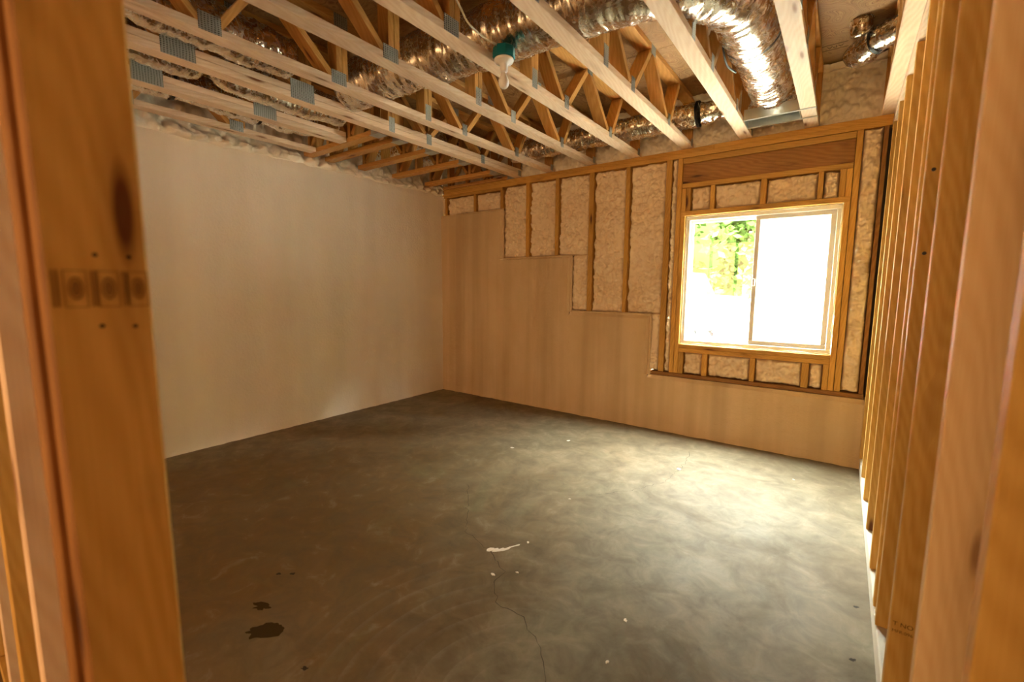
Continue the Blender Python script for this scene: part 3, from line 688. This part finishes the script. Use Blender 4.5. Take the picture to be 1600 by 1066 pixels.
# elbow by the stud wall
eb = duct([(4.66, -.82, 2.84), (4.45, -.70, 2.84), (4.31, -.60, 2.84), (4.235, -.53, 2.84)], .075, 'foil elbow duct under the strand board beside the stud wall', .010, 53, straps=[((4.232, -.527, 2.84), (-.72, .69, 0), .080)])
V, F, U = tube([(4.228, -.522, 2.84, .076), (4.175, -.445, 2.838, .082), (4.135, -.36, 2.84, .078), (4.118, -.30, 2.843, .045)], .08, 40, .012, .012, 57)
pyobj('elbow', V, F, M['foil'], eb, smooth=True, uvs=U)
V, F, U = tube([(4.145, -.56, 2.88, .056), (4.14, -.58, 2.92, .058), (4.14, -.58, 2.953, .06)], .05, 30, .005, .012, 58)
pyobj('collar', V, F, M['foil'], eb, smooth=True, uvs=U)

# register box under the duct sleeve
rb = empty('register_box', (3.66, -.33, ZT), label='shallow galvanised register box screwed between two bright trusses', cat='register box')
M['sheet'] = plain('galvanised_sheet', (.60, .62, .58), .35, .8, .1, 30)
x0, x1, y0, y1 = 3.492, 3.836, -.42, -.245
for lo, hi in (((x0, y0, ZT - .002), (x1, y0 + .002, ZT + .075)), ((x0, y1 - .002, ZT - .002), (x1, y1, ZT + .075)), ((x0, y0 + .0025, ZT - .002), (x0 + .002, y1 - .0025, ZT + .075)), ((x1 - .002, y0 + .0025, ZT - .002), (x1, y1 - .0025, ZT + .075))):
    block('side_panel', lo, hi, M['sheet'], rb, 0)
block('top_panel', (x0 + .003, y0 + .003, ZT + .073), (x1 - .003, y1 - .003, ZT + .0745), M['sheet'], rb, 0)
block('flange', (x0, y0 - .022, ZT - .0045), (3.935, y0 + .001, ZT - .0025), M['sheet'], rb, 0); block('flange', (x0, y1 - .001, ZT - .0045), (3.935, y1 + .02, ZT - .0025), M['sheet'], rb, 0)
block('damper', (x0 + .05, y0 + .05, ZT + .03), (x1 - .1, y0 + .11, ZT + .033), M['sheet'], rb, 0)
V, F, U = tube([(3.664, -.335, ZT + .077, .086), (3.664, -.345, ZT + .10, .086), (3.665, -.38, ZT + .13, .078), (3.665, -.42, ZT + .15, .07)], .13, 40, .012, .008, 61, flat=1.8)
pyobj('foil_skirt', V, F, M['foil'], rb, smooth=True, uvs=U)

# ------------------------------------------------------------------ lamp and its cable
lp = empty('ceiling_lamp', (2.618, -2.15, 2.43), label='bare bulb in a white porcelain lampholder on a teal ceiling box', cat='lamp')
cx, cy = 2.618, -2.15
V, F = lathe([(.0, .0), (.058, .0), (.061, .004), (.059, .05), (.057, .054), (.0, .054)], (cx, cy, 2.551), 8); pyobj('junction_box', V, F, M['teal'], lp)
V, F = lathe([(.0, .012), (.050, .012), (.053, .008), (.053, .003), (.048, -.006), (.028, -.013), (.0215, -.020), (.020, -.052), (.018, -.055), (.0, -.055)], (cx, cy, 2.538), 32); pyobj('lampholder', V, F, M['porcelain'], lp, smooth=True)
prof = [(.0125, .0), (.014, -.012), (.021, -.026), (.0275, -.042), (.029, -.052), (.027, -.064), (.020, -.075), (.010, -.081), (.0, -.082)]
V, F = lathe(prof, (cx, cy, 2.482), 28); pyobj('bulb', V, F, M['bulb'], lp, smooth=True)
V, F, _ = tube([(2.560, -2.60, 2.93), (2.575, -2.54, 2.80), (2.60, -2.51, 2.70), (2.60, -2.46, 2.655), (2.602, -2.41, 2.615), (2.606, -2.30, 2.598), (2.612, -2.205, 2.60)], .0048, 10, 0, .02)
tag(pyobj('power_cable', V, F, M['cable'], None, smooth=True), 'white electric cable looping down to the teal lamp box', 'cable')

# ------------------------------------------------------------------ scraps on the slab
def scrap():
    out = [(2.793, -2.512), (2.800, -2.492), (2.815, -2.482), (2.824, -2.487), (2.832, -2.470), (2.843, -2.474), (2.853, -2.452), (2.864, -2.452), (2.872, -2.430), (2.883, -2.410), (2.898, -2.386), (2.905, -2.375), (2.908, -2.384), (2.893, -2.408), (2.884, -2.424), (2.884, -2.444), (2.874, -2.468), (2.858, -2.488), (2.842, -2.506), (2.828, -2.515), (2.824, -2.503), (2.816, -2.522), (2.803, -2.526)]
    n = len(out); V = [(x, y, .0012 + .003 * abs(noise.noise(Vector((x * 60, y * 60, 0))))) for x, y in out] + [(x, y, .0004) for x, y in out]
    F = [tuple(range(n - 1, -1, -1))] + [(i, (i + 1) % n, n + (i + 1) % n, n + i) for i in range(n)]
    return pyobj('paper_scrap', V, F, M['paper'], None, label='torn white scrap with a tail, largest on the bare slab', cat='scrap')
scrap()
chips = [((2.946, -2.653), .010, 'white chip beside the crack just below the torn scrap'), ((2.321, -.816), .016, 'pale chip in the lit patch toward the far corner'), ((3.56, -2.56), .009, 'single white chip in the middle of the nearer slab'),
         ((3.029, -2.573), .007, 'pale crumb on the right of the crack below the torn scrap'), ((3.587, -2.793), .008, 'white crumb lying by the nearer end of the crack'), ((2.928, -2.335), .008, 'tiny crumb just right of the torn scrap tail'),
         ((2.029, -1.255), .014, 'white chip closest to the cream wall side of the slab'), ((3.287, -.871), .022, 'curled chip on the lit slab before the window where a crack starts'), ((3.988, -.566), .010, 'pale chip in the bright patch near the stud wall'), ((2.864, -1.771), .007, 'pale crumb in the middle of the slab beyond the torn scrap')]
for i, (c, r, lab) in enumerate(chips):
    blotch('plaster_chip', c, r, M['paper'], None, .0004, i + 3, .55, i * 1.1, .003 + r * .15, label=lab, cat='chip', group='white chips scattered on the slab')
spots = [((1.86, -2.86), .12, 1), ((1.80, -2.75), .07, 2)]
blotch('stain', (2.445, -3.455), .072, M['stainspot'], floor, .0005, 11, .6, .9, rough=.5)
blotch('stain', (2.30, -3.40), .04, M['stainspot'], floor, .0005, 12, .5, .4, rough=.5)
for i, c in enumerate(((2.138, -3.251), (2.19, -3.212), (2.74, -3.457), (4.30, -2.25), (4.315, -1.9), (4.33, -2.7))): blotch('stain', c, .011, M['crack'], floor, .0005, 20 + i, .7, .5)

# ------------------------------------------------------------------ outside
GZ = .08
pyobj('ground', [(-30, .22, GZ), (40, .22, GZ), (40, 60, GZ), (-30, 60, GZ), (-30, .22, GZ - .3), (40, .22, GZ - .3), (40, 60, GZ - .3), (-30, 60, GZ - .3)], [(0, 1, 2, 3), (7, 6, 5, 4), (0, 4, 5, 1), (1, 5, 6, 2), (2, 6, 7, 3), (3, 7, 4, 0)], M['ground'], kind='structure', label='pale sunlit gravel outside the window')
def tree(x, y, h, r, n, lab, seed):
    rnd = random.Random(seed); t = empty('tree', (x, y, GZ), label=lab, cat='tree', group='trees outside the window')
    V, F, _ = tube([(x, y, GZ, .16), (x + .1, y, GZ + h * .35, .12), (x - .05, y + .1, GZ + h * .7, .06)], .12, 10, .02, .3, seed); pyobj('trunk', V, F, M['bark'], t, smooth=True)
    V, F = [], []
    cl = [Vector((rnd.uniform(-1, 1) * r * .55, rnd.uniform(-1, 1) * r * .6, GZ + h * rnd.uniform(.06, .97))) for _ in range(60)]
    for _ in range(n):
        c = rnd.choice(cl); p = Vector((x, y, 0)) + c + Vector((rnd.gauss(0, .32), rnd.gauss(0, .32), rnd.gauss(0, .26)))
        if p.z < GZ + .15 or abs(p.x - x) > 1.42: continue
        a = Vector((rnd.gauss(0, 1), rnd.gauss(0, 1), rnd.gauss(0, .6))).normalized(); b = a.cross(Vector((rnd.gauss(0, 1), rnd.gauss(0, 1), rnd.gauss(0, 1)))).normalized(); s = rnd.uniform(.10, .22)
        i = len(V); V += [tuple(p - a * s), tuple(p + b * s * .55), tuple(p + a * s), tuple(p - b * s * .55)]; F.append((i, i + 1, i + 2, i + 3))
    pyobj('foliage', V, F, M['leaf'], t)
def hill(u, v):
    a = math.radians(168 - 165 * u); r = 17.5 + 20 * v; x = 2 + r * math.cos(a) * 1.15; y = r * math.sin(a)
    return (x, y + .4, GZ - .02 + 13 * min(1, v * 2.2) ** .7 + (1.2 * noise.noise(Vector((x * .3, y * .3, 1))) + .5 * noise.noise(Vector((x, y, 4)))) * min(1, v * 6))
V, F = grid(hill, 150, 40)
pyobj('sky_block_bank', V, F, M['leaf'], kind='structure', label='dark leafy bank added behind the trees to block the low sky')  # added backdrop that closes off the bright horizon behind the wood
FOREST = ((-11.5, 15, 'leafy tree at the wood edge, farthest out to the side of the red truck'), (-8.2, 14.5, 'leafy tree at the wood edge well to the side of the red truck'), (-5.0, 14, 'leafy tree showing at the outer edge of the left pane'), (-1.9, 14.5, 'leafy tree standing behind the red truck'),
          (1.3, 14, 'leafy tree in the middle of the left pane'), (4.4, 14.5, 'leafy tree behind the dusty pane and the silver car'), (7.6, 14, 'leafy tree at the far edge of the dusty pane'), (10.8, 14.5, 'leafy tree out past the dusty pane beyond the silver car'), (13.7, 12.2, 'unseen tree added past the silver car to block side sky, first of the curve'), (16.8, 9.0, 'unseen tree added past the silver car to block side sky, middle of the curve'), (18.2, 5.4, 'unseen tree added past the silver car to block side sky, closest to the house'))
for i, (x, y, lab) in enumerate(FOREST): tree(x, y, 11.5, 1.9, 7000, lab, 100 + i)  # crowns raised and last three trees added to block sky light
def profile_body(name, prof, y0, y1, mat, parent, inset=.12):
    n = len(prof); V = []
    for y, s in ((y0, inset), (y0 + inset, 0), (y1 - inset, 0), (y1, inset)):
        cx_ = sum(p[0] for p in prof) / n; cz_ = sum(p[1] for p in prof) / n
        V += [(cx_ + (x - cx_) * (1 - s * .12), y, cz_ + (z - cz_) * (1 - s * .3)) for x, z in prof]
    F = [tuple(range(n - 1, -1, -1)), tuple(range(3 * n, 4 * n))]
    for k in range(3): F += [(k * n + i, k * n + (i + 1) % n, (k + 1) * n + (i + 1) % n, (k + 1) * n + i) for i in range(n)]
    return pyobj(name, V, F, mat, parent)
def wheel(parent, c, r, w=.2):
    V, F = lathe([(r * .66, -w / 2), (r * .95, -w / 2), (r, -w * .3), (r, w * .3), (r * .95, w / 2), (r * .66, w / 2), (r * .66, -w / 2)], c, 32, 'Y'); t = pyobj('wheel', V, F, M['tyre'], parent, smooth=False)
    V, F = lathe([(.0, -w * .42), (r * .16, -w * .42), (r * .2, -w * .3), (r * .2, .0), (.0, .0)], c, 16, 'Y'); pyobj('hub', V, F, M['alloy'], t)
    for k in range(5):
        a = 2 * math.pi * k / 5 + .3; d = Vector((math.cos(a), 0, math.sin(a)))
        board('spoke', Vector(c) + d * r * .18 + Vector((0, -w * .3, 0)), Vector(c) + d * r * .67 + Vector((0, -w * .3, 0)), r * .2, .04, (-d.z, 0, d.x), M['alloy'], t, .004)
def arch(cx_, cz_, r, zb_): return [(cx_ + r * math.cos(a), max(zb_, cz_ + r * math.sin(a))) for a in [math.pi - math.pi * k / 10 for k in range(11)]]
car = empty('car', (4.6, 3.9, GZ), label='silver car parked just outside the dusty pane, its wheel showing', cat='car')
zb_ = GZ + .22; cz_ = GZ + .36
prof = [(2.75, zb_)] + arch(3.56, cz_, .41, zb_) + arch(6.15, cz_, .41, zb_) + [(6.95, zb_), (7.0, GZ + .7), (6.9, GZ + .95), (6.2, GZ + 1.02), (5.5, GZ + 1.5), (3.6, GZ + 1.52), (2.95, GZ + 1.0), (2.72, GZ + .92)]
profile_body('body', prof, 3.0, 4.75, M['car_silver'], car)
for x in (3.56, 6.15):
    for y in (3.12, 4.63): wheel(car, (x, y, cz_), .34)
block('side_window', (3.75, 3.0, GZ + 1.02), (5.4, 3.03, GZ + 1.38), M['tyre'], car, .01)
tr = empty('red_truck', (1.6, 7.2, GZ), label='small red truck standing before the trees, seen through the left pane', cat='truck')
prof = [(.9, GZ + .45), (3.0, GZ + .45), (3.0, GZ + 1.05), (2.35, GZ + 1.1), (2.1, GZ + 1.62), (1.45, GZ + 1.65), (1.35, GZ + 1.1), (.9, GZ + 1.08)]
profile_body('body', [(x - .75, z) for x, z in prof], 6.3, 7.9, M['car_red'], tr)
for x in (.75, 1.75):
    for y in (6.4, 7.8): wheel(tr, (x, y, GZ + .34), .34)
block('bumper', (.1, 6.2, GZ + .36), (2.3, 6.29, GZ + .52), M['alloy'], tr, .02)
ck = empty('drum', (2.75, 6.9, GZ), label='blue drum standing at the end of the red truck', cat='drum')
V, F = lathe([(0, 0), (.2, 0), (.22, .03), (.21, .4), (.22, .43), (.21, .8), (.19, .85), (0, .85)], (2.75, 6.9, GZ), 20); pyobj('body', V, F, M['blue'], ck, smooth=False)
V, F = lathe([(0, 0), (.2, 0), (.2, .03), (.05, .04), (0, .04)], (2.75, 6.9, GZ + .855), 20); pyobj('lid', V, F, M['blue'], ck)
